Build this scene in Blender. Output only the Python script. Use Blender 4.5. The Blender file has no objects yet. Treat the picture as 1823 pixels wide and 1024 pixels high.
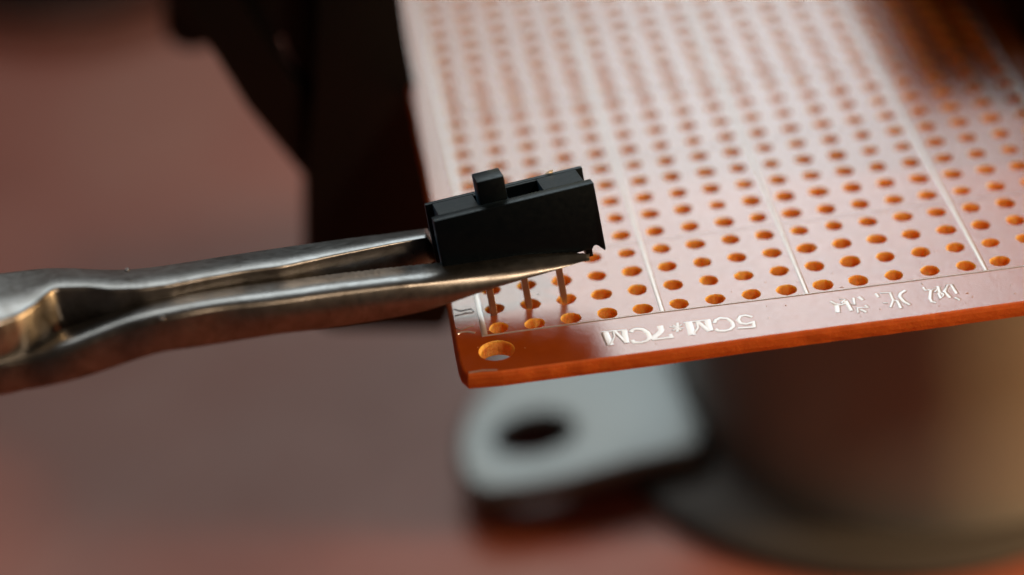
import bpy, bmesh, math, random
import numpy as np
from mathutils import Vector, Matrix
from mathutils.geometry import delaunay_2d_cdt

random.seed(7)
rng = np.random.default_rng(7)
sc = bpy.context.scene
COL = sc.collection
# ---------------------------------------------------------------- camera (units: 1 = 1 mm, board top at z = 0)
CR = np.array([[0.98988048, -0.11543001, -0.08253815],
               [-0.13088191, -0.51791559, -0.84535991],
               [0.05483211, 0.84760802, -0.52778223]])
CC = np.array([-4.84627517, -140.07748079, 93.95679545])
FPX, PW, PH = 4454.567, 1823.0, 1024.0
cam_d = bpy.data.cameras.new('camera'); cam = bpy.data.objects.new('camera', cam_d); COL.objects.link(cam)
m = Matrix.Identity(4)
for i in range(3):
    m[i][0] = CR[0][i]; m[i][1] = -CR[1][i]; m[i][2] = -CR[2][i]; m[i][3] = CC[i]
cam.matrix_world = m
cam_d.sensor_width = 36; cam_d.sensor_fit = 'HORIZONTAL'; cam_d.lens = FPX / PW * 36
cam_d.clip_start = 1; cam_d.clip_end = 5000
cam_d.dof.use_dof = True; cam_d.dof.focus_distance = 173.0
APERTURE = 7.9                                   # diameter, mm
cam_d.dof.aperture_fstop = cam_d.lens * 1e-3 / APERTURE
cam_d.dof.aperture_blades = 0
sc.camera = cam
# ---------------------------------------------------------------- light
w = bpy.data.worlds.new('World'); sc.world = w; w.use_nodes = True
bg = w.node_tree.nodes['Background']
bg.inputs['Color'].default_value = (1.0, 0.72, 0.56, 1); bg.inputs['Strength'].default_value = 0.05
sc.view_settings.view_transform = 'Standard'; sc.view_settings.look = 'None'
sc.view_settings.exposure = 0; sc.view_settings.gamma = 1


# a window behind the bench, its frame leaning 22 degrees against the hand-held board: curtained pane left, clear pane right
TL = math.radians(22)
WU = Vector((math.cos(TL), 0, -math.sin(TL))); WV = Vector((math.sin(TL), 0, math.cos(TL))); WBR = Vector((184, 760, 262))


def pane(name, u0, u1, v0, v1, radiance, color):
    """rectangle of window from u0..u1 mm left of the right jamb, v0..v1 above the sill"""
    d = bpy.data.lights.new(name, 'AREA'); d.shape = 'RECTANGLE'; d.size = u1 - u0; d.size_y = v1 - v0
    d.color = color; d.energy = radiance * math.pi * d.size * d.size_y
    o = bpy.data.objects.new(name, d); COL.objects.link(o)
    z = Vector((0, 1, 0)); x = WU; y = z.cross(x)
    mm = Matrix((x, y, z)).transposed().to_4x4(); mm.translation = WBR - WU * (u0 + u1) / 2 + WV * (v0 + v1) / 2
    o.matrix_world = mm
    return o


pane('window_light_curtained', 155, 680, 0, 460, 3.75, (0.97, 0.985, 0.93))
pane('window_light_clear', 0, 150, 0, 460, 5.0, (0.87, 0.98, 1.0))


def bulb(name, loc, r, power, color):
    d = bpy.data.lights.new(name, 'POINT'); d.shadow_soft_size = r; d.energy = power; d.color = color
    o = bpy.data.objects.new(name, d); COL.objects.link(o); o.location = loc
    return o


bulb('bench_lamp', (262, -15, 44), 14, 2.9e6, (1.0, 0.55, 0.22))
bulb('desk_lamp', (150, -100, 190), 20, 1.4e6, (1.0, 0.68, 0.42))


# ---------------------------------------------------------------- helpers
def ray(x, y):
    return np.array([(x - PW / 2) / FPX, (y - PH / 2) / FPX, 1.0]) @ CR


def onplane(x, y, P, n):
    """point where the line of sight through photo pixel x, y meets the plane (P, n)"""
    n = np.array(n, float); d = ray(x, y)
    return CC + d * (np.dot(np.array(P) - CC, n) / np.dot(d, n))


def bz(x, y, z):
    return onplane(x, y, (0, 0, z), (0, 0, 1))


def by(x, y, Y):
    return onplane(x, y, (0, Y, 0), (0, 1, 0))


def tag(o, label=None, cat=None, group=None, kind=None):
    for k, v in (('label', label), ('category', cat), ('group', group), ('kind', kind)):
        if v: o[k] = v
    return o


def mesh_obj(name, verts, faces, mats, parent=None, midx=None, smooth=None):
    me = bpy.data.meshes.new(name)
    me.from_pydata([tuple(map(float, v)) for v in verts], [], [tuple(f) for f in faces])
    for mt in (mats if isinstance(mats, (list, tuple)) else [mats]): me.materials.append(mt)
    if midx is not None: me.polygons.foreach_set('material_index', midx)
    bm = bmesh.new(); bm.from_mesh(me); bmesh.ops.recalc_face_normals(bm, faces=bm.faces); bm.to_mesh(me); bm.free()
    if smooth is not None:
        me.shade_smooth(); me.set_sharp_from_angle(angle=math.radians(smooth))
    me.update()
    o = bpy.data.objects.new(name, me); COL.objects.link(o)
    if parent: o.parent = parent
    return o


def bm_obj(name, bm, mats, parent=None, smooth=None):
    me = bpy.data.meshes.new(name); bmesh.ops.recalc_face_normals(bm, faces=bm.faces)
    bm.to_mesh(me); bm.free()
    for mt in (mats if isinstance(mats, (list, tuple)) else [mats]): me.materials.append(mt)
    if smooth is not None:
        me.shade_smooth(); me.set_sharp_from_angle(angle=math.radians(smooth))
    o = bpy.data.objects.new(name, me); COL.objects.link(o)
    if parent: o.parent = parent
    return o


def empty(name, loc):
    o = bpy.data.objects.new(name, None); COL.objects.link(o); o.empty_display_size = 2
    return o                                     # parts keep world coordinates


def box_bm(x0, x1, y0, y1, z0, z1, bev=0.0, seg=2, M=None):
    bm = bmesh.new(); bmesh.ops.create_cube(bm, size=1)
    for v in bm.verts:
        v.co = Vector(((x0 + x1) / 2 + v.co.x * (x1 - x0), (y0 + y1) / 2 + v.co.y * (y1 - y0), (z0 + z1) / 2 + v.co.z * (z1 - z0)))
    if bev: bmesh.ops.bevel(bm, geom=bm.edges[:], offset=bev, segments=seg, affect='EDGES', profile=0.5)
    if M is not None: bmesh.ops.transform(bm, matrix=M, verts=bm.verts)
    return bm


def prism_bm(pts, z0, z1, bev=0.0, seg=2, M=None, axis='z'):
    """outline pts (2-D) extruded z0..z1"""
    bm = bmesh.new()
    f3 = (lambda a, b, c: (a, b, c)) if axis == 'z' else (lambda a, b, c: (a, c, b))
    lo = [bm.verts.new(f3(a, b, z0)) for a, b in pts]; hi = [bm.verts.new(f3(a, b, z1)) for a, b in pts]
    bm.faces.new(lo); bm.faces.new(hi)
    n = len(pts)
    for i in range(n): bm.faces.new((lo[i], lo[(i + 1) % n], hi[(i + 1) % n], hi[i]))
    if bev:
        bmesh.ops.bevel(bm, geom=bm.edges[:], offset=bev, segments=seg, affect='EDGES', profile=0.5, clamp_overlap=True)
    if M is not None: bmesh.ops.transform(bm, matrix=M, verts=bm.verts)
    return bm


def tube(name, pts, r, mt, parent=None, n=12):
    pts = [Vector(p) for p in pts]; V = []; F = []
    for i, p in enumerate(pts):
        t = (pts[min(i + 1, len(pts) - 1)] - pts[max(i - 1, 0)]).normalized()
        a = t.orthogonal().normalized() if i == 0 else (pa - t * pa.dot(t)).normalized()
        pa = a; b = t.cross(a); rr = r[i] if isinstance(r, (list, tuple)) else r
        for k in range(n):
            an = 2 * math.pi * k / n; V.append(p + (a * math.cos(an) + b * math.sin(an)) * rr)
    for i in range(len(pts) - 1):
        for k in range(n):
            F.append((i * n + k, i * n + (k + 1) % n, (i + 1) * n + (k + 1) % n, (i + 1) * n + k))
    F.append(tuple(range(n))); F.append(tuple(range((len(pts) - 1) * n, len(pts) * n)))
    return mesh_obj(name, V, F, mt, parent, smooth=60)


# ---------------------------------------------------------------- materials
class Mat:
    def __init__(s, name, col, rough, metal=0.0, spec=0.5, **kw):
        s.m = bpy.data.materials.new(name); s.m.use_nodes = True; s.t = s.m.node_tree
        s.p = s.t.nodes['Principled BSDF']
        s.p.inputs['Base Color'].default_value = (*col, 1); s.p.inputs['Roughness'].default_value = rough
        s.p.inputs['Metallic'].default_value = metal; s.p.inputs['Specular IOR Level'].default_value = spec
        for k, v in kw.items(): s.p.inputs[k.replace('_', ' ')].default_value = v
        s.tc = s.t.nodes.new('ShaderNodeTexCoord'); s.h = None; s.nrm = None

    def noise(s, scale, detail=4, rough=0.6, stretch=None, dist=0.0):
        n = s.t.nodes.new('ShaderNodeTexNoise'); n.inputs['Scale'].default_value = scale
        n.inputs['Detail'].default_value = detail; n.inputs['Roughness'].default_value = rough
        n.inputs['Distortion'].default_value = dist
        if stretch:
            mp = s.t.nodes.new('ShaderNodeMapping'); mp.inputs['Scale'].default_value = stretch
            s.t.links.new(s.tc.outputs['Object'], mp.inputs[0]); s.t.links.new(mp.outputs[0], n.inputs['Vector'])
        else: s.t.links.new(s.tc.outputs['Object'], n.inputs['Vector'])
        return n.outputs['Fac']

    def ramp(s, src, stops):
        r = s.t.nodes.new('ShaderNodeValToRGB'); e = r.color_ramp.elements
        while len(e) < len(stops): e.new(0.5)
        for k, (pos, c) in enumerate(stops):
            e[k].position = pos; e[k].color = (*c, 1) if len(c) == 3 else c
        s.t.links.new(src, r.inputs[0]); return r.outputs[0]

    def rng(s, src, a, b, c, d):
        r = s.t.nodes.new('ShaderNodeMapRange')
        for k, v in enumerate((a, b, c, d)): r.inputs[k + 1].default_value = v
        s.t.links.new(src, r.inputs[0]); return r.outputs[0]

    def link(s, src, name): s.t.links.new(src, s.p.inputs[name]); return s

    def bump(s, src, dist, strength=1.0):
        b = s.t.nodes.new('ShaderNodeBump'); b.inputs['Distance'].default_value = dist; b.inputs['Strength'].default_value = strength
        s.t.links.new(src, b.inputs['Height'])
        if s.nrm: s.t.links.new(s.nrm, b.inputs['Normal'])
        s.nrm = b.outputs[0]; s.t.links.new(s.nrm, s.p.inputs['Normal']); return s


M_board = Mat('phenolic board lacquer', (0.30, 0.035, 0.003), 0.2, spec=0.5, IOR=1.95)
M_board.link(M_board.ramp(M_board.noise(0.35, 5), [(0.3, (0.28, 0.050, 0.004)), (0.7, (0.33, 0.066, 0.008))]), 'Base Color')
M_board.link(M_board.rng(M_board.noise(1.6, 5), 0.3, 0.7, 0.17, 0.24), 'Roughness')
M_board.bump(M_board.noise(5.0, 6, 0.7), 0.011).bump(M_board.noise(0.9, 3), 0.010)
M_edge = Mat('phenolic paper cut edge', (0.62, 0.13, 0.012), 0.52, spec=0.35, Subsurface_Weight=0.5, Subsurface_Radius=(1.2, .5, .1), Subsurface_Scale=1.0)
M_edge.link(M_edge.ramp(M_edge.noise(1.1, 5, 0.6), [(0.3, (0.52, 0.105, 0.012)), (0.6, (0.60, 0.14, 0.018)), (0.8, (0.68, 0.19, 0.03))]), 'Base Color')
M_edge.bump(M_edge.noise(4.0, 6, 0.7), 0.05)
M_hole = Mat('drilled phenolic paper', (0.80, 0.27, 0.035), 0.6, spec=0.3, Subsurface_Weight=0.75, Subsurface_Radius=(1.6, .8, .25), Subsurface_Scale=1.0)
M_hole.link(M_hole.ramp(M_hole.noise(1.3, 7, 0.75), [(0.3, (0.66, 0.27, 0.045)), (0.7, (0.98, 0.62, 0.19))]), 'Base Color')
M_hole.bump(M_hole.noise(6.0, 6, 0.75), 0.09)
M_ink = Mat('raised pale legend ink', (0.40, 0.33, 0.34), 0.15, spec=0.6, IOR=2.2)
M_ink.bump(M_ink.noise(4.0, 4), 0.006)
M_black = Mat('matt black switch plastic', (0.0012, 0.0024, 0.0045), 0.38, spec=0.4, IOR=1.38, Sheen_Weight=0.2, Sheen_Roughness=0.3, Sheen_Tint=(0.35, 0.65, 1.0, 1), Specular_Tint=(0.5, 0.78, 1.0, 1))
M_black.link(M_black.rng(M_black.noise(2.5, 6), 0.3, 0.7, 0.33, 0.48), 'Roughness')
M_black.bump(M_black.noise(14.0, 5, 0.7), 0.008)
M_blackd = Mat('black bracket plastic', (0.005, 0.005, 0.005), 0.45, spec=0.2)
M_blackd.bump(M_blackd.noise(1.2, 4), 0.05)
M_steel = Mat('worn plier steel', (0.42, 0.41, 0.40), 0.3, metal=1.0)
M_steel.link(M_steel.ramp(M_steel.noise(0.55, 7, 0.7, None, 0.6), [(0.25, (0.12, 0.115, 0.11)), (0.5, (0.21, 0.215, 0.22)), (0.75, (0.30, 0.31, 0.32))]), 'Base Color')
M_steel.link(M_steel.rng(M_steel.noise(1.5, 7, 0.75), 0.3, 0.7, 0.27, 0.38), 'Roughness')
M_steel.bump(M_steel.noise(9.0, 6, 0.65), 0.006)
M_pin = Mat('tinned brass pin', (0.62, 0.58, 0.52), 0.3, metal=1.0)
M_pin.bump(M_pin.noise(4.0, 4), 0.02)
M_can = Mat('dull steel can', (0.27, 0.285, 0.285), 0.55, metal=0.2)
M_can.link(M_can.rng(M_can.noise(0.3, 6), 0.3, 0.7, 0.42, 0.56), 'Roughness')
M_can.bump(M_can.noise(0.6, 4), 0.05)
M_flange = Mat('dark lacquered flange', (0.05, 0.05, 0.05), 0.6, metal=0.1)
M_ear = Mat('zinc plated ear', (0.20, 0.22, 0.225), 0.42, metal=0.65)
M_ear.bump(M_ear.noise(0.5, 5), 0.05)
M_table = Mat('red bench mat', (0.40, 0.10, 0.07), 0.3, spec=0.19)
M_table.link(M_table.ramp(M_table.noise(0.02, 5), [(0.3, (0.23, 0.056, 0.034)), (0.5, (0.30, 0.088, 0.060)), (0.68, (0.33, 0.135, 0.102))]), 'Base Color')
M_table.link(M_table.rng(M_table.noise(0.05, 6), 0.3, 0.7, 0.30, 0.38), 'Roughness')
M_table.bump(M_table.noise(0.4, 6, 0.7), 0.05)
M_dust = Mat('phenolic dust', (0.62, 0.40, 0.25), 0.7, spec=0.2)
M_flake = Mat('pale shaving', (0.7, 0.68, 0.62), 0.5)
M = {k[2:]: v.m for k, v in globals().items() if k.startswith('M_')}

# ---------------------------------------------------------------- setting
TZ = -53.0
n = 24; V = []; F = []
for j in range(n + 1):
    for i in range(n + 1): V.append((-600 + 1300 * i / n, -350 + 1060 * j / n, TZ + rng.normal(0, 0.02)))
for j in range(n):
    for i in range(n): a = j * (n + 1) + i; F.append((a, a + 1, a + n + 2, a + n + 1))
tag(mesh_obj('tabletop', V, F, M['table'], smooth=180), 'red bench surface lying out of focus under everything', kind='structure')

# ---------------------------------------------------------------- the circuit board
PITCH, X0, Y0 = 2.54, 3.41, 5.79
board = empty('circuit_board', (0, 0, 0))
tag(board, 'orange perforated prototype circuit board with rows of drilled holes, under the black switch', 'circuit board')
TH = 1.2
top_px = [(802.9, 530.5), (808, 565.7), (815, 608), (822, 643), (827, 656), (834, 664.5)]
top = [tuple(bz(x, y, 0)[:2]) for x, y in top_px]           # left edge then corner
left_top = [(0.55, 69.6)] + [(0.45 + 0.04 * math.sin(y * 1.3) + 0.02 * math.sin(y * 5), y) for y in np.arange(66, 11, -3.0)] + top
front = [(x, 0.42 + 0.03 * math.sin(x * 0.35) + 0.012 * math.sin(x * 2.7)) for x in np.arange(3.0, 49.5, 1.1)]
outline = left_top + front + [(49.9, 0.6)] + [(50.0, y) for y in np.arange(4, 69, 5.0)] + [(49.9, 69.7)] + [(x, 69.8) for x in np.arange(46, 3, -4.0)]
OL = [Vector(p) for p in outline]
nO = len(OL)
pts = list(OL); holes = []


def ring(cx, cy, r, n, jag):
    out = []; ph = random.random() * 6.28; a1 = random.uniform(-.5, .5) * jag
    for k in range(n):
        a = 2 * math.pi * k / n
        rr = r * (1 + jag * 0.55 * math.sin(2 * a + ph) + a1 * 0.5 * math.sin(3 * a + ph * 2) + random.gauss(0, jag * 0.35))
        out.append((cx + rr * math.cos(a), cy + rr * math.sin(a)))
    return out


NH = 22
for c in range(18):
    for r in range(24):
        holes.append((X0 + c * PITCH + random.gauss(0, .02), Y0 + r * PITCH + random.gauss(0, .02), 0.70 + random.gauss(0, .03), 0.065))
for cx, cy in ((2.94, 3.0), (47.1, 3.0), (2.94, 67), (47.1, 67)): holes.append((cx, cy, 1.25, 0.012))
rings = []
edges = [(i, (i + 1) % nO) for i in range(nO)]
for cx, cy, r, jag in holes:
    rg = ring(cx, cy, r, NH, jag); b = len(pts); rings.append((b, rg, cx, cy, r))
    pts += [Vector(p) for p in rg]; edges += [(b + k, b + (k + 1) % NH) for k in range(NH)]
res = delaunay_2d_cdt(pts, edges, [], 1, 1e-5)
rv, rf, ov = res[0], res[2], res[3]
idx = {}                                              # input vertex -> output vertex
for o_, src in enumerate(ov):
    for s_ in src: idx[s_] = o_
hc = np.array([(h[0], h[1], h[2]) for h in holes])
V = [(v.x, v.y, 0.0) for v in rv]; F = []; MI = []
keep = []
owner = {}
for hi, (b, rg, cx, cy, r) in enumerate(rings):
    for k in range(NH): owner[idx[b + k]] = hi
for f in rf:
    o3 = {owner.get(i) for i in f}
    if len(o3) == 1 and None not in o3: continue     # triangle filling a hole
    keep.append(f)
nT = len(V)
F += [tuple(f) for f in keep]; MI += [0] * len(keep)
V += [(v.x, v.y, -TH) for v in rv]
F += [tuple(reversed([i + nT for i in f])) for f in keep]; MI += [0] * len(keep)
# hole walls: slight lip, torn fibres, uneven levels
for hi, (b, rg, cx, cy, r) in enumerate(rings):
    prev = [idx[b + k] for k in range(NH)]
    small = r < 1
    chip = random.random() * 6.28; has = small and random.random() < 0.6
    for li, z in enumerate((-0.05, -0.22, -0.5, -0.8, -1.1)):
        cur = []
        for k in range(NH):
            a = math.atan2(rg[k][1] - cy, rg[k][0] - cx); q = math.hypot(rg[k][0] - cx, rg[k][1] - cy)
            sc_ = (1.0, 0.93, 0.91, 0.90, 0.92)[li] if li else 0.955
            rr = q * sc_ + random.gauss(0, (.012, .012, .02, .025, .02)[li])
            if has and li in (1, 2, 3):
                d = abs((a - chip + math.pi) % (2 * math.pi) - math.pi)
                if d < 0.75: rr -= (0.16, 0.30, 0.2)[li - 1] * (1 - d / 0.75) * (1 if small else 1.4)
            V.append((cx + rr * math.cos(a), cy + rr * math.sin(a), z)); cur.append(len(V) - 1)
        for k in range(NH): F.append((prev[k], prev[(k + 1) % NH], cur[(k + 1) % NH], cur[k])); MI.append(1)
        prev = cur
    for k in range(NH):
        F.append((prev[k], prev[(k + 1) % NH], idx[b + (k + 1) % NH] + nT, idx[b + k] + nT)); MI.append(1)
# outer walls with a worn bevel and a flaring lower edge
prev = [idx[i] for i in range(nO)]
ctr = Vector((25, 35))
for z, out in ((-0.10, 0.10), (-0.35, 0.20), (-0.75, 0.26), (-1.08, 0.24)):
    cur = []
    for i in range(nO):
        p = OL[i]; a = OL[i - 1]; c = OL[(i + 1) % nO]; t = (c - a).normalized(); nn = Vector((t.y, -t.x))
        if nn.dot(p - ctr) < 0: nn = -nn
        o_ = out + random.gauss(0, 0.008) if z < -.2 else out
        if p.x < 0.9 and p.y < 66: o_ *= 1.25
        if random.random() < .08: o_ -= random.uniform(0.01, 0.05)
        q = p + nn * o_; V.append((q.x, q.y, z)); cur.append(len(V) - 1)
    for i in range(nO): F.append((prev[i], prev[(i + 1) % nO], cur[(i + 1) % nO], cur[i])); MI.append(3)
    prev = cur
for i in range(nO): F.append((prev[i], prev[(i + 1) % nO], idx[(i + 1) % nO] + nT, idx[i] + nT)); MI.append(3)
slab = mesh_obj('board_slab', V, F, [M['board'], M['hole'], M['edge'], M['edge']], board, MI)


def ribbon(name, pts, wd, h=0.05, z=0.002, mt=None, parent=None, widths=None):
    """a raised stroke on the board face: low rounded ridge following pts (board mm)"""
    P = [Vector(p) for p in pts]; Q = [P[0]]
    for a, b in zip(P, P[1:]):
        k = max(1, int((b - a).length / 1.2))
        for i in range(1, k + 1): Q.append(a.lerp(b, i / k))
    V = []; F = []; prof = ((-0.5, 0), (-0.42, 0.45), (-0.28, 0.82), (0, 1.0), (0.28, 0.82), (0.42, 0.45), (0.5, 0))
    for i, p in enumerate(Q):
        t = (Q[min(i + 1, len(Q) - 1)] - Q[max(i - 1, 0)]).normalized(); nn = Vector((-t.y, t.x))
        ww = wd * (1 + random.gauss(0, 0.04))
        for u, hh in prof:
            q = p + nn * u * ww; V.append((q.x, q.y, z + hh * h))
    m_ = len(prof)
    for i in range(len(Q) - 1):
        for k in range(m_ - 1): F.append((i * m_ + k, i * m_ + k + 1, (i + 1) * m_ + k + 1, (i + 1) * m_ + k))
        F.append((i * m_, (i + 1) * m_, (i + 1) * m_ + m_ - 1, i * m_ + m_ - 1))
    F.append(tuple(range(m_))); F.append(tuple(range((len(Q) - 1) * m_, len(Q) * m_)))
    return V, F


def strokes(name, lst, parent, h=0.05):
    V = []; F = []
    for k, (pts, wd) in enumerate(lst):
        v, f = ribbon(name, pts, wd, h, 0.002 + 0.003 * (k % 5)); b = len(V); V += v; F += [tuple(i + b for i in q) for q in f]
    return mesh_obj(name, V, F, M['ink'], parent, smooth=75)


XL, YB = 2.34, 5.02
lines_x = [14.82, 25.0, 37.7, 47.7]
strokes('grid_line', [([(XL, YB + .1), (XL, 66)], 0.42)], board, 0.03)
for x in lines_x: strokes('grid_line', [([(x, YB - .12 * (x - XL) / 10 + .15), (x - .05, 66)], 0.33)], board, 0.035)
strokes('grid_line', [([(XL - .2, YB), (14.8, YB + .03), (25, 4.85), (37.6, 4.75), (47.9, 4.75)], 0.20)], board, 0.04)
for y in (14.68, 27.38, 37.54, 50.24): strokes('grid_line', [([(XL + .3, y + .1), (15, y), (30, y - .05), (47.6, y - .1)], 0.11)], board, 0.016)


def trace(lst, ox, oy, k, wscale=1.0):
    return [([tuple(bz(ox + x / k, oy + y / k, 0)[:2]) for x, y in pts], wd * wscale) for pts, wd in lst]


glyphs = [
 [([(70, 312), (340, 288)], .16), ([(100, 318), (158, 455)], .36), ([(160, 455), (205, 365), (196, 305)], .13), ([(205, 300), (330, 425)], .2), ([(312, 298), (338, 432)], .3)],
 [([(380, 315), (400, 290), (440, 276), (510, 282), (570, 318), (592, 370), (560, 405), (500, 425), (420, 425), (395, 400)], .24)],
 [([(700, 245), (716, 290), (690, 325), (640, 360), (612, 395)], .3), ([(615, 395), (700, 385), (790, 372), (835, 372)], .2), ([(812, 335), (835, 378)], .2)],
 [([(800, 255), (955, 272)], .13), ([(890, 212), (888, 312)], .16), ([(835, 298), (935, 232)], .13), ([(840, 238), (930, 295)], .12)],
 [([(955, 212), (1245, 178)], .16), ([(1010, 205), (1050, 345)], .36), ([(1050, 345), (1112, 268), (1100, 205)], .14), ([(1110, 200), (1235, 305)], .22), ([(1215, 185), (1245, 300)], .32)],
 [([(1285, 215), (1305, 180), (1350, 160), (1425, 166), (1480, 200), (1498, 245), (1460, 285), (1400, 300), (1330, 300), (1305, 280)], .22)],
 [([(1700, 150), (1620, 130), (1565, 142), (1545, 178), (1570, 215), (1630, 228), (1700, 208)], .22), ([(1712, 195), (1722, 262)], .2), ([(1725, 258), (1540, 272)], .2)],
]
for g in glyphs: strokes('letter', trace(g, 1060, 540, 6.077, 1.5), board, 0.016)
hanzi = [
 [([(120, 300), (180, 335), (240, 345), (330, 315)], .16), ([(200, 350), (210, 435)], .26), ([(225, 280), (295, 280), (250, 325)], .15), ([(300, 300), (330, 345), (370, 415)], .24), ([(390, 265), (405, 345), (350, 335)], .16), ([(450, 250), (500, 290)], .2), ([(445, 440), (430, 380), (560, 375)], .13), ([(525, 350), (560, 378)], .16), ([(470, 395), (540, 432)], .18)],
 [([(650, 212), (682, 258)], .18), ([(700, 210), (812, 200), (852, 290), (818, 375)], .17), ([(730, 325), (785, 320)], .14), ([(850, 292), (900, 300), (942, 385)], .2), ([(990, 178), (935, 215), (925, 250), (975, 305), (1045, 345)], .2)],
 [([(1200, 140), (1220, 175), (1285, 170)], .16), ([(1290, 175), (1278, 270), (1300, 310), (1345, 318)], .2), ([(1290, 175), (1400, 128), (1330, 200)], .16), ([(1370, 130), (1390, 200), (1440, 225)], .2), ([(1380, 210), (1395, 275), (1440, 230)], .18), ([(1440, 200), (1480, 115), (1520, 108), (1590, 215)], .2), ([(1450, 190), (1515, 262)], .2), ([(1565, 258), (1625, 290)], .18)],
]
for g in hanzi: strokes('letter', trace(g, 1460, 490, 6.51, 1.5), board, 0.016)
marks_and_glint = [
 [([(160, 175), (230, 192), (335, 170), (358, 195), (345, 212), (265, 212)], .14)], [([(168, 242), (240, 225), (290, 215)], .1)],
 [([(180, 365), (230, 385), (320, 350), (362, 345)], .12)], [([(192, 425), (240, 405), (300, 402), (375, 415)], .22)], [([(310, 818), (450, 795), (600, 790)], .14)],  # last stroke is the front bevel's highlight, drawn as a pale ink line
]
for g in marks_and_glint: strokes('mark_and_bevel_glint', trace(g, 780, 520, 5.689), board, 0.05)

# drilling dust scattered over the board face
V = []; F = []
for _ in range(150):
    x, y = random.uniform(1, 49), 1 + 40 * random.random() ** 1.6
    if any((x - h[0]) ** 2 + (y - h[1]) ** 2 < (h[2] + .1) ** 2 for h in holes): continue
    a = random.random() * 6.28; l = random.uniform(.03, .07) * (3 if random.random() < .12 else 1); w_ = .03; b = len(V)
    for u, v_, z in ((-l, -w_, .004), (l, -w_ * .6, .004), (l * .8, w_, .004), (-l, w_ * .7, .004), (0, 0, .05)):
        V.append((x + u * math.cos(a) - v_ * math.sin(a), y + u * math.sin(a) + v_ * math.cos(a), z))
    F += [(b, b + 1, b + 4), (b + 1, b + 2, b + 4), (b + 2, b + 3, b + 4), (b + 3, b, b + 4), (b, b + 1, b + 2, b + 3)]
tag(mesh_obj('drilling_dust', V, F, M['dust']), 'fine pale dust specks scattered over the orange board', 'dust', kind='stuff')

# ---------------------------------------------------------------- the slide switch (local axes su, sv, sw)
SA = np.array([[0.99109882, -0.11336152, -0.06980183], [0.122596, 0.98157064, 0.14659232], [0.0518975, -0.1538449, 0.98673117]])
SO = np.array([5.802, 7.902, 0.0])
SM = Matrix([[SA[i][0], SA[i][1], SA[i][2], SO[i]] for i in range(3)] + [[0, 0, 0, 1]])
H0, H1 = 3.68, 8.76
L2, W2 = 5.66, 1.89
switch = empty('slide_switch', (0, 0, 0))
tag(switch, 'small black plastic slide switch held in the plier tips above the orange board', 'switch')
fw = [(-L2, H0 + .5), (-L2, H1), (L2, H1), (L2 + .08, H0 + .1), (L2 + .02, H0 - .05), (L2 - .35, H0 + .35), (L2 - .5, H0 + .62), (L2 - .75, H0 + .62), (L2 - .8, H0 + .3), (-L2 + .6, H0 + .2)]
bm_obj('front_wall', prism_bm(fw, -W2, -0.93, 0.09, 2, SM, axis='y'), M['black'], switch, 35)
bm_obj('back_wall', prism_bm([(-L2, H0 + .5), (-L2, H1), (L2, H1), (L2, H0 + .2), (-L2 + .6, H0 + .2)], 1.42, W2, 0.09, 2, SM, axis='y'), M['black'], switch, 35)
bm = box_bm(-5.16, -2.30, -0.925, 1.415, H0 + .3, H1 - .03, 0.03, 1)
for a in ((2.28, 5.16, -0.925, 1.415, H0 + .3, H1 - .03), (-2.295, 2.275, 1.10, 1.415, H0 + .3, H1 - .032), (-2.295, 2.275, -0.92, 1.095, H0 + .3, H1 - 1.3)):
    b2 = box_bm(*a, 0.03, 1); me_ = bpy.data.meshes.new('t'); b2.to_mesh(me_); b2.free(); bm.from_mesh(me_); bpy.data.meshes.remove(me_)
bmesh.ops.transform(bm, matrix=SM, verts=bm.verts)
bm_obj('roof', bm, M['black'], switch, 35)
bm = box_bm(-2.14, -0.22, -0.82, 1.02, H1 - 1.25, H1 + 1.62, 0.07, 2, SM)
bm_obj('slider_knob', bm, M['black'], switch, 35)
bm_obj('slider_plate', box_bm(-2.27, 0.0, -0.90, 1.06, H1 - 1.28, H1 - 0.45, 0.04, 1, SM), M['black'], switch, 35)
bm_obj('foot', box_bm(4.45, 4.92, -1.15, -0.2, H0 - 0.55, H0 + 0.6, 0.06, 2, SM), M['black'], switch, 35)
bm_obj('foot', box_bm(-4.9, -4.5, -1.15, -0.2, H0 - 0.3, H0 + 0.6, 0.06, 2, SM), M['black'], switch, 35)
for k in (-1, 0, 1):
    x = 2.54 * k
    bm = prism_bm([(x - .24, H0 + .6), (x + .24, H0 + .6), (x + .24, 0.2), (x + .12, -.35), (x - .12, -.35), (x - .24, 0.2)], -0.16, 0.16, 0.05, 1, SM, axis='y')
    bm_obj('pin', bm, M['pin'], switch, 35)
P = bz(976, 309, 8.9) if False else onplane(976, 309, SO + SA[:, 2] * (H1 + .05), SA[:, 2])
V = [P + np.array(d) for d in ((-.28, -.05, 0), (.05, -.12, .06), (.3, .02, .0), (.1, .12, .16), (-.1, .06, .1), (.38, .1, .2))]
tag(mesh_obj('plastic_shaving', V, [(0, 1, 4), (1, 3, 4), (1, 2, 3), (2, 5, 3), (0, 4, 3), (0, 3, 5), (0, 5, 2), (0, 2, 1)], M['flake']),
    'tiny pale shaving lying on the top of the black switch', 'shaving')

# ---------------------------------------------------------------- the pliers
pl = empty('pliers', (0, 0, 0))
tag(pl, 'worn steel needle nose pliers gripping the black switch between their jaws', 'pliers')
PN = np.array([.12, 0.02, 1.0]); PN /= np.linalg.norm(PN); PP = np.array([.76, 6.27, 5.61])


def pp(x, y, drop=0.0): return onplane(x, y, PP - np.array([0, 0, 1.0]) * drop, PN)


def curve(tbl, sm=22):
    tbl = sorted(tbl); xs = [a for a, _ in tbl]; ys = [b for _, b in tbl]
    return lambda x: float(np.mean(np.interp(x + np.linspace(-1, 1, 9) * sm, xs, ys)))


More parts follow.
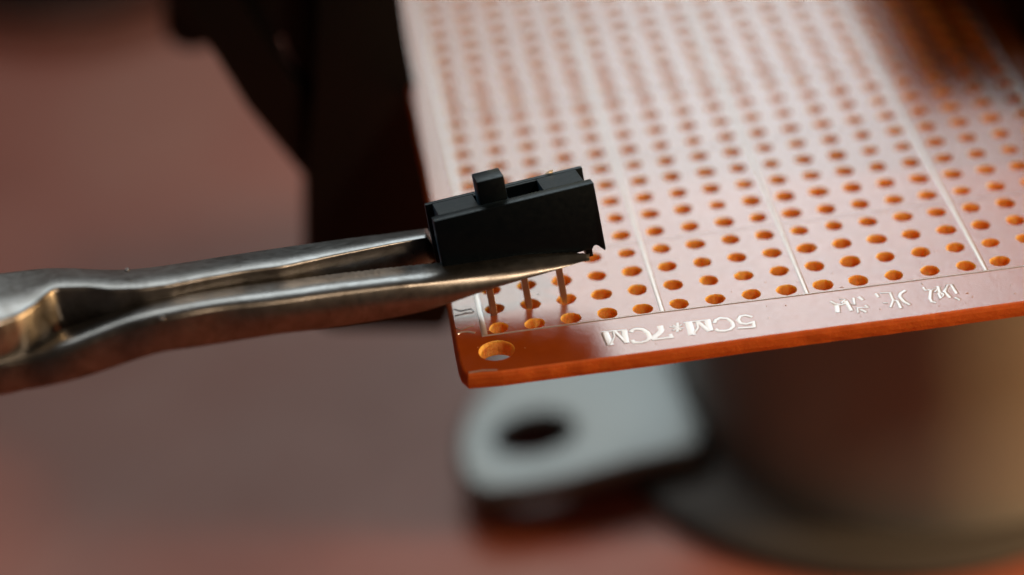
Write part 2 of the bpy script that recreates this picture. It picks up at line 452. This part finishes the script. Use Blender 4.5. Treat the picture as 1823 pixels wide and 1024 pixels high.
Ay = curve([(-300, 668), (0, 642), (93, 590), (125, 580), (153, 571), (185, 560), (216, 549), (250, 538), (282, 531), (340, 521), (412, 511), (450, 505), (500, 499), (593, 487), (714, 473), (806, 464), (913, 453), (1000, 450), (1038, 448), (1049, 455)])
By = curve([(-300, 668), (0, 648), (40, 642), (83, 634), (120, 624), (149, 612), (190, 594), (232, 579), (289, 566), (340, 556), (398, 546), (478, 537), (560, 524), (628, 515), (700, 507), (771, 500), (900, 484), (1000, 468), (1040, 460), (1049, 458)])
Cy = curve([(-300, 700), (0, 699), (50, 694), (100, 684), (149, 672), (180, 662), (216, 649), (250, 638), (282, 627), (320, 622), (365, 616), (420, 607), (500, 594), (560, 588), (628, 578), (700, 566), (771, 551), (840, 526), (896, 508), (985, 483), (1040, 465), (1049, 461)])
drop = curve([(-300, 2.6), (60, 2.6), (150, 1.6), (260, 0.3), (330, 0), (1049, 0)])
xs = sorted(set(list(np.linspace(-280, 200, 40)) + list(np.linspace(200, 1049, 150))))
V = []; F = []; NS = 12
for si, x in enumerate(xs):
    d = drop(x); a = Ay(x); b = By(x); c = Cy(x)
    if x > 300: a += 0.9 * (1 if si % 2 else -1) * (1 if x > 480 else .5) * random.random()
    b = max(b, a + 1.2); c = max(c, b + 1.5)
    T = (c - b) / 22.5 * 0.95
    rd = min(1, max(0, (x - 380) / 160))                 # 0 flat side, 1 rounded nose
    tipw = min(1, max(0, (x - 720) / 200))
    A = pp(x, a, d + 0.8 * (1 - tipw)); B = pp(x, b, d + 0.12 + 0.35 * tipw * T / 2); Cp = pp(x, c, d + T)
    K = B + (Cp - B) * 0.5 + np.array([0, -1, 0.35]) * (0.10 + 0.30 * rd) * T * .6
    A2 = A + (B - A) * 0.06 + np.array([0, 0, 0.03]); A1 = A + np.array([0, 0, -0.10])
    D = A + np.array([0, 0.0, -T * 0.95 - 0.4]); E = (Cp + D) / 2 + np.array([0, 0, -0.15 * T])
    cs = [A1, A2, (A2 + B) / 2 + np.array([0, 0, .10 * tipw * 1]), B]
    for u in (0.12, 0.28, 0.5, 0.72, 0.9): cs.append(B * (1 - u) ** 2 + K * 2 * u * (1 - u) + Cp * u * u)
    cs += [Cp, E, D]
    V += cs
def loft(V, n, ns):
    F = []
    for i in range(n - 1):
        for k in range(ns): F.append((i * ns + k, i * ns + (k + 1) % ns, (i + 1) * ns + (k + 1) % ns, (i + 1) * ns + k))
    F.append(tuple(range(ns))); F.append(tuple(range((n - 1) * ns, n * ns))); return F
mesh_obj('near_jaw', V, loft(V, len(xs), NS), M['steel'], pl, smooth=150)

Ey = curve([(-300, 505), (0, 488), (50, 480), (100, 476), (139, 478), (170, 480), (199, 481.5), (239, 480), (280, 475), (332, 467), (432, 451), (500, 441), (593, 428), (760, 407), (800, 402)], 40)
Fy = curve([(-300, 640), (-100, 600), (0, 573), (33, 561), (52, 549), (66, 539), (84, 521), (96, 513), (159, 511.5), (199, 516), (252, 514), (299, 508), (365, 495), (432, 483), (500, 475), (593, 455), (700, 434), (760, 424), (800, 417)], 9)
xs = sorted(set(list(np.linspace(-280, 0, 16)) + list(np.linspace(0, 200, 60)) + list(np.linspace(200, 760, 110))))
V = []; NS = 10
for si, x in enumerate(xs):
    e = Ey(x); f_ = Fy(x) + (0.12 * random.random() * (1 if si % 2 else -1) if x > 330 else random.gauss(0, .2))
    T = float(np.interp(x, [-300, 90, 200, 500, 760], [3.0, 3.3, 3.2, 2.4, 2.0]))
    E = pp(x, e, 1.25); Fp = pp(x, f_, 0); Fs = pp(x, Fy(x), 0)
    bevel = float(np.interp(x, [0, 120, 300, 500, 760], [0.42, 0.40, .30, .22, .1]))
    up = (E - Fp) / max(1e-6, np.linalg.norm(E - Fp))
    F1 = Fp + up * bevel + np.array([0, 0, 0.04]); F2 = Fp + up * bevel * .4 + np.array([0, 0, -0.06 * bevel / .4]); F3 = Fs + np.array([0, 0, -bevel * .7])
    G = F3 + np.array([0, 0.0, -T]); 
    E1 = E - up * 0.25 + np.array([0, 0, 0.02]); E2 = E + np.array([0, 0.15, -0.3]); E3 = E + np.array([0, .6, -T * .5]); H = E + np.array([0, 0.2, -T])
    V += [F3, F2, F1, (F1 * .5 + E1 * .5) + np.array([0, 0, .07]), E1, E, E2, E3, H, G]
n1 = len(xs)
# beyond the switch's left end the jaw runs on behind its back wall to the tip
last = [np.array(p) for p in V[-NS:]]; c0 = sum(last) / NS
for s_ in np.linspace(0.08, 1, 8):
    tgt = SO + SA[:, 0] * (-6 + 10.2 * s_) + SA[:, 1] * (W2 + 0.75 - .3 * s_) + SA[:, 2] * (4.4)
    tgt = c0 * (1 - min(1, s_ * 6)) + tgt * min(1, s_ * 6) if s_ < .17 else tgt
    V += [tgt + (p - c0) * (0.62 - 0.35 * s_) for p in last]; n1 += 1
mesh_obj('far_jaw', V, loft(V, n1, NS), M['steel'], pl, smooth=70)
# small rust pimples seen on the jaws
for (x, y, d, r) in ((288, 567, 0.1, .18), (226, 481, 0.1, .16)):
    bm = bmesh.new(); bmesh.ops.create_icosphere(bm, subdivisions=2, radius=r); p = pp(x, y, d)
    bmesh.ops.transform(bm, matrix=Matrix.Translation(p) @ Matrix.Diagonal((1.2, 1, .6, 1)), verts=bm.verts)
    bm_obj('weld_pimple', bm, M['steel'], pl, 60)

# ---------------------------------------------------------------- black bracket behind the left edge of the board
br = empty('clamp_bracket', (0, 0, 0))
tag(br, 'black bracket with a diagonal strut standing behind the left edge of the board', 'bracket')
YB0 = 44.0
def pxpoly(name, px, Y, th, bev, mt, parent):
    pts = [(by(x, y, Y)[0], by(x, y, Y)[2]) for x, y in px]
    return bm_obj(name, prism_bm(pts, Y, Y + th, bev, 2, None, axis='y'), mt, parent, 40)
pxpoly('post', [(560, -120), (712, -60), (713, 0), (722, 60), (735, 185), (790, 200), (812, 560), (795, 592), (590, 592), (556, 575), (545, 540), (545, 300), (560, 170)], YB0, 7, .5, M['blackd'], br)
pxpoly('strut', [(395, -120), (415, -10), (480, 85), (562, 185), (558, 330), (545, 318), (440, 190), (385, 100), (300, -10), (290, -120)], YB0 + 1.5, 5, .5, M['blackd'], br)
pxpoly('top_bar', [(285, -160), (700, -160), (700, -60), (285, -60)], YB0 + 1, 7, .5, M['blackd'], br)
pxpoly('web', [(420, -80), (570, -80), (570, 290), (548, 250), (546, 150), (505, 62), (490, 66), (515, 130), (540, 215), (480, 120), (410, -10)], YB0 + 3, 2, .2, M['blackd'], br)
pxpoly('hanging_tab', [(290, -160), (420, -160), (414, 60), (388, 84), (345, 96), (308, 88), (291, 62)], YB0 + 26, 8, .8, M['blackd'], br)

# ---------------------------------------------------------------- steel can with flange and ear
can = empty('motor_can', (0, 0, 0))
tag(can, 'grey metal can with a flat mounting ear standing under the board', 'motor')
cx, cy = 44.7, 64.0
def lathe(name, prof, cx, cy, n, mt, parent, smooth=40):
    V = []; F = []
    for r, z in prof:
        for k in range(n): a = 2 * math.pi * k / n; V.append((cx + r * math.cos(a), cy + r * math.sin(a), z))
    for i in range(len(prof) - 1):
        for k in range(n): F.append((i * n + k, i * n + (k + 1) % n, (i + 1) * n + (k + 1) % n, (i + 1) * n + k))
    F.append(tuple(range(n))); F.append(tuple(range((len(prof) - 1) * n, len(prof) * n)))
    return mesh_obj(name, V, F, mt, parent, smooth=smooth)
lathe('flange', [(27.6, TZ + .01), (28.3, TZ + .6), (28.3, TZ + 1.2), (27.6, TZ + 1.8), (20, TZ + 2.0)], cx, cy, 96, M['flange'], can)
lathe('can_wall', [(24.3, TZ + 1.9), (24.2, TZ + 3), (23.9, -12.5), (23.2, -10.8), (22, -10.2), (6, -10)], 49.6, 64.5, 128, M['can'], can)
EZ = -48.6
ear_px = [(1240, 800), (1256, 784), (1260, 762), (1250, 738), (1228, 712), (1203, 650), (1192, 560), (940, 560), (885, 650), (852, 694), (828, 731), (813, 774),
          (813, 820), (828, 856), (862, 876), (930, 871), (1008, 857), (1131, 822), (1200, 807)]
earp = [tuple(bz(x, y, EZ)[:2]) for x, y in ear_px]
hx, hy = bz(952, 769, EZ)[:2]
hole = [(hx + 3.8 * math.cos(t) * .95 - 2.9 * math.sin(t) * .30, hy + 3.8 * math.cos(t) * .30 + 2.9 * math.sin(t) * .95) for t in np.linspace(0, 2 * math.pi, 25)[:24]]
pts = [Vector(p) for p in earp + hole]; nE = len(earp); nH = 24
ed = [(i, (i + 1) % nE) for i in range(nE)] + [(nE + i, nE + (i + 1) % nH) for i in range(nH)]
r_ = delaunay_2d_cdt(pts, ed, [], 1, 1e-5)
tri = [f for f in r_[2] if not all(i >= nE for i in f)]
V = [(v.x, v.y, EZ) for v in r_[0]] + [(v.x, v.y, EZ - 2.3) for v in r_[0]]; nn_ = len(r_[0])
F = [tuple(f) for f in tri] + [tuple(i + nn_ for i in reversed(f)) for f in tri]
V2 = []
for i, j in ed: F.append((i, j, j + nn_, i + nn_))
ear = mesh_obj('mounting_ear', V, F, M['ear'], can)
bm = bmesh.new(); bm.from_mesh(ear.data)
eg = [e for e in bm.edges if len(e.link_faces) == 2 and e.calc_face_angle() > 1.2]
bmesh.ops.bevel(bm, geom=eg, offset=.9, segments=4, affect='EDGES', profile=.5); bm.to_mesh(ear.data); bm.free()
ear.data.shade_smooth(); ear.data.set_sharp_from_angle(angle=math.radians(35))

# ---------------------------------------------------------------- dark things at the back of the bench
tube('black_cable', [bz(-260, -60, TZ + 5), bz(-60, -28, TZ + 5), bz(60, -14, TZ + 5), bz(180, -22, TZ + 5), bz(330, -70, TZ + 5), bz(480, -120, TZ + 5)], 3.6, M['blackd'])
tag(bpy.data.objects['black_cable'], 'thick black cable lying on the red bench, far upper left', 'cable')
bx = empty('black_box', (0, 0, 0))
tag(bx, 'black box looming beyond the far right corner of the orange board', 'box')
bm_obj('box_body', box_bm(51.6, 110, 50.8, 120, -9.75, 2.6, 1.0, 2), M['blackd'], bx, 40)
bm_obj('shade_overhang', box_bm(43.8, 110.8, 50.2, 120.8, 2.62, 14, .8, 2), M['blackd'], bx, 40)  # unseen overhang, shaped to shade and darken the board's far right corner
bm_obj('lamp_blocker', box_bm(53.5, 110, 17, 50.1, -4, 24, 1.0, 2), M['blackd'], bx, 40)  # added slab out of view, keeps the lamps off the board's far right
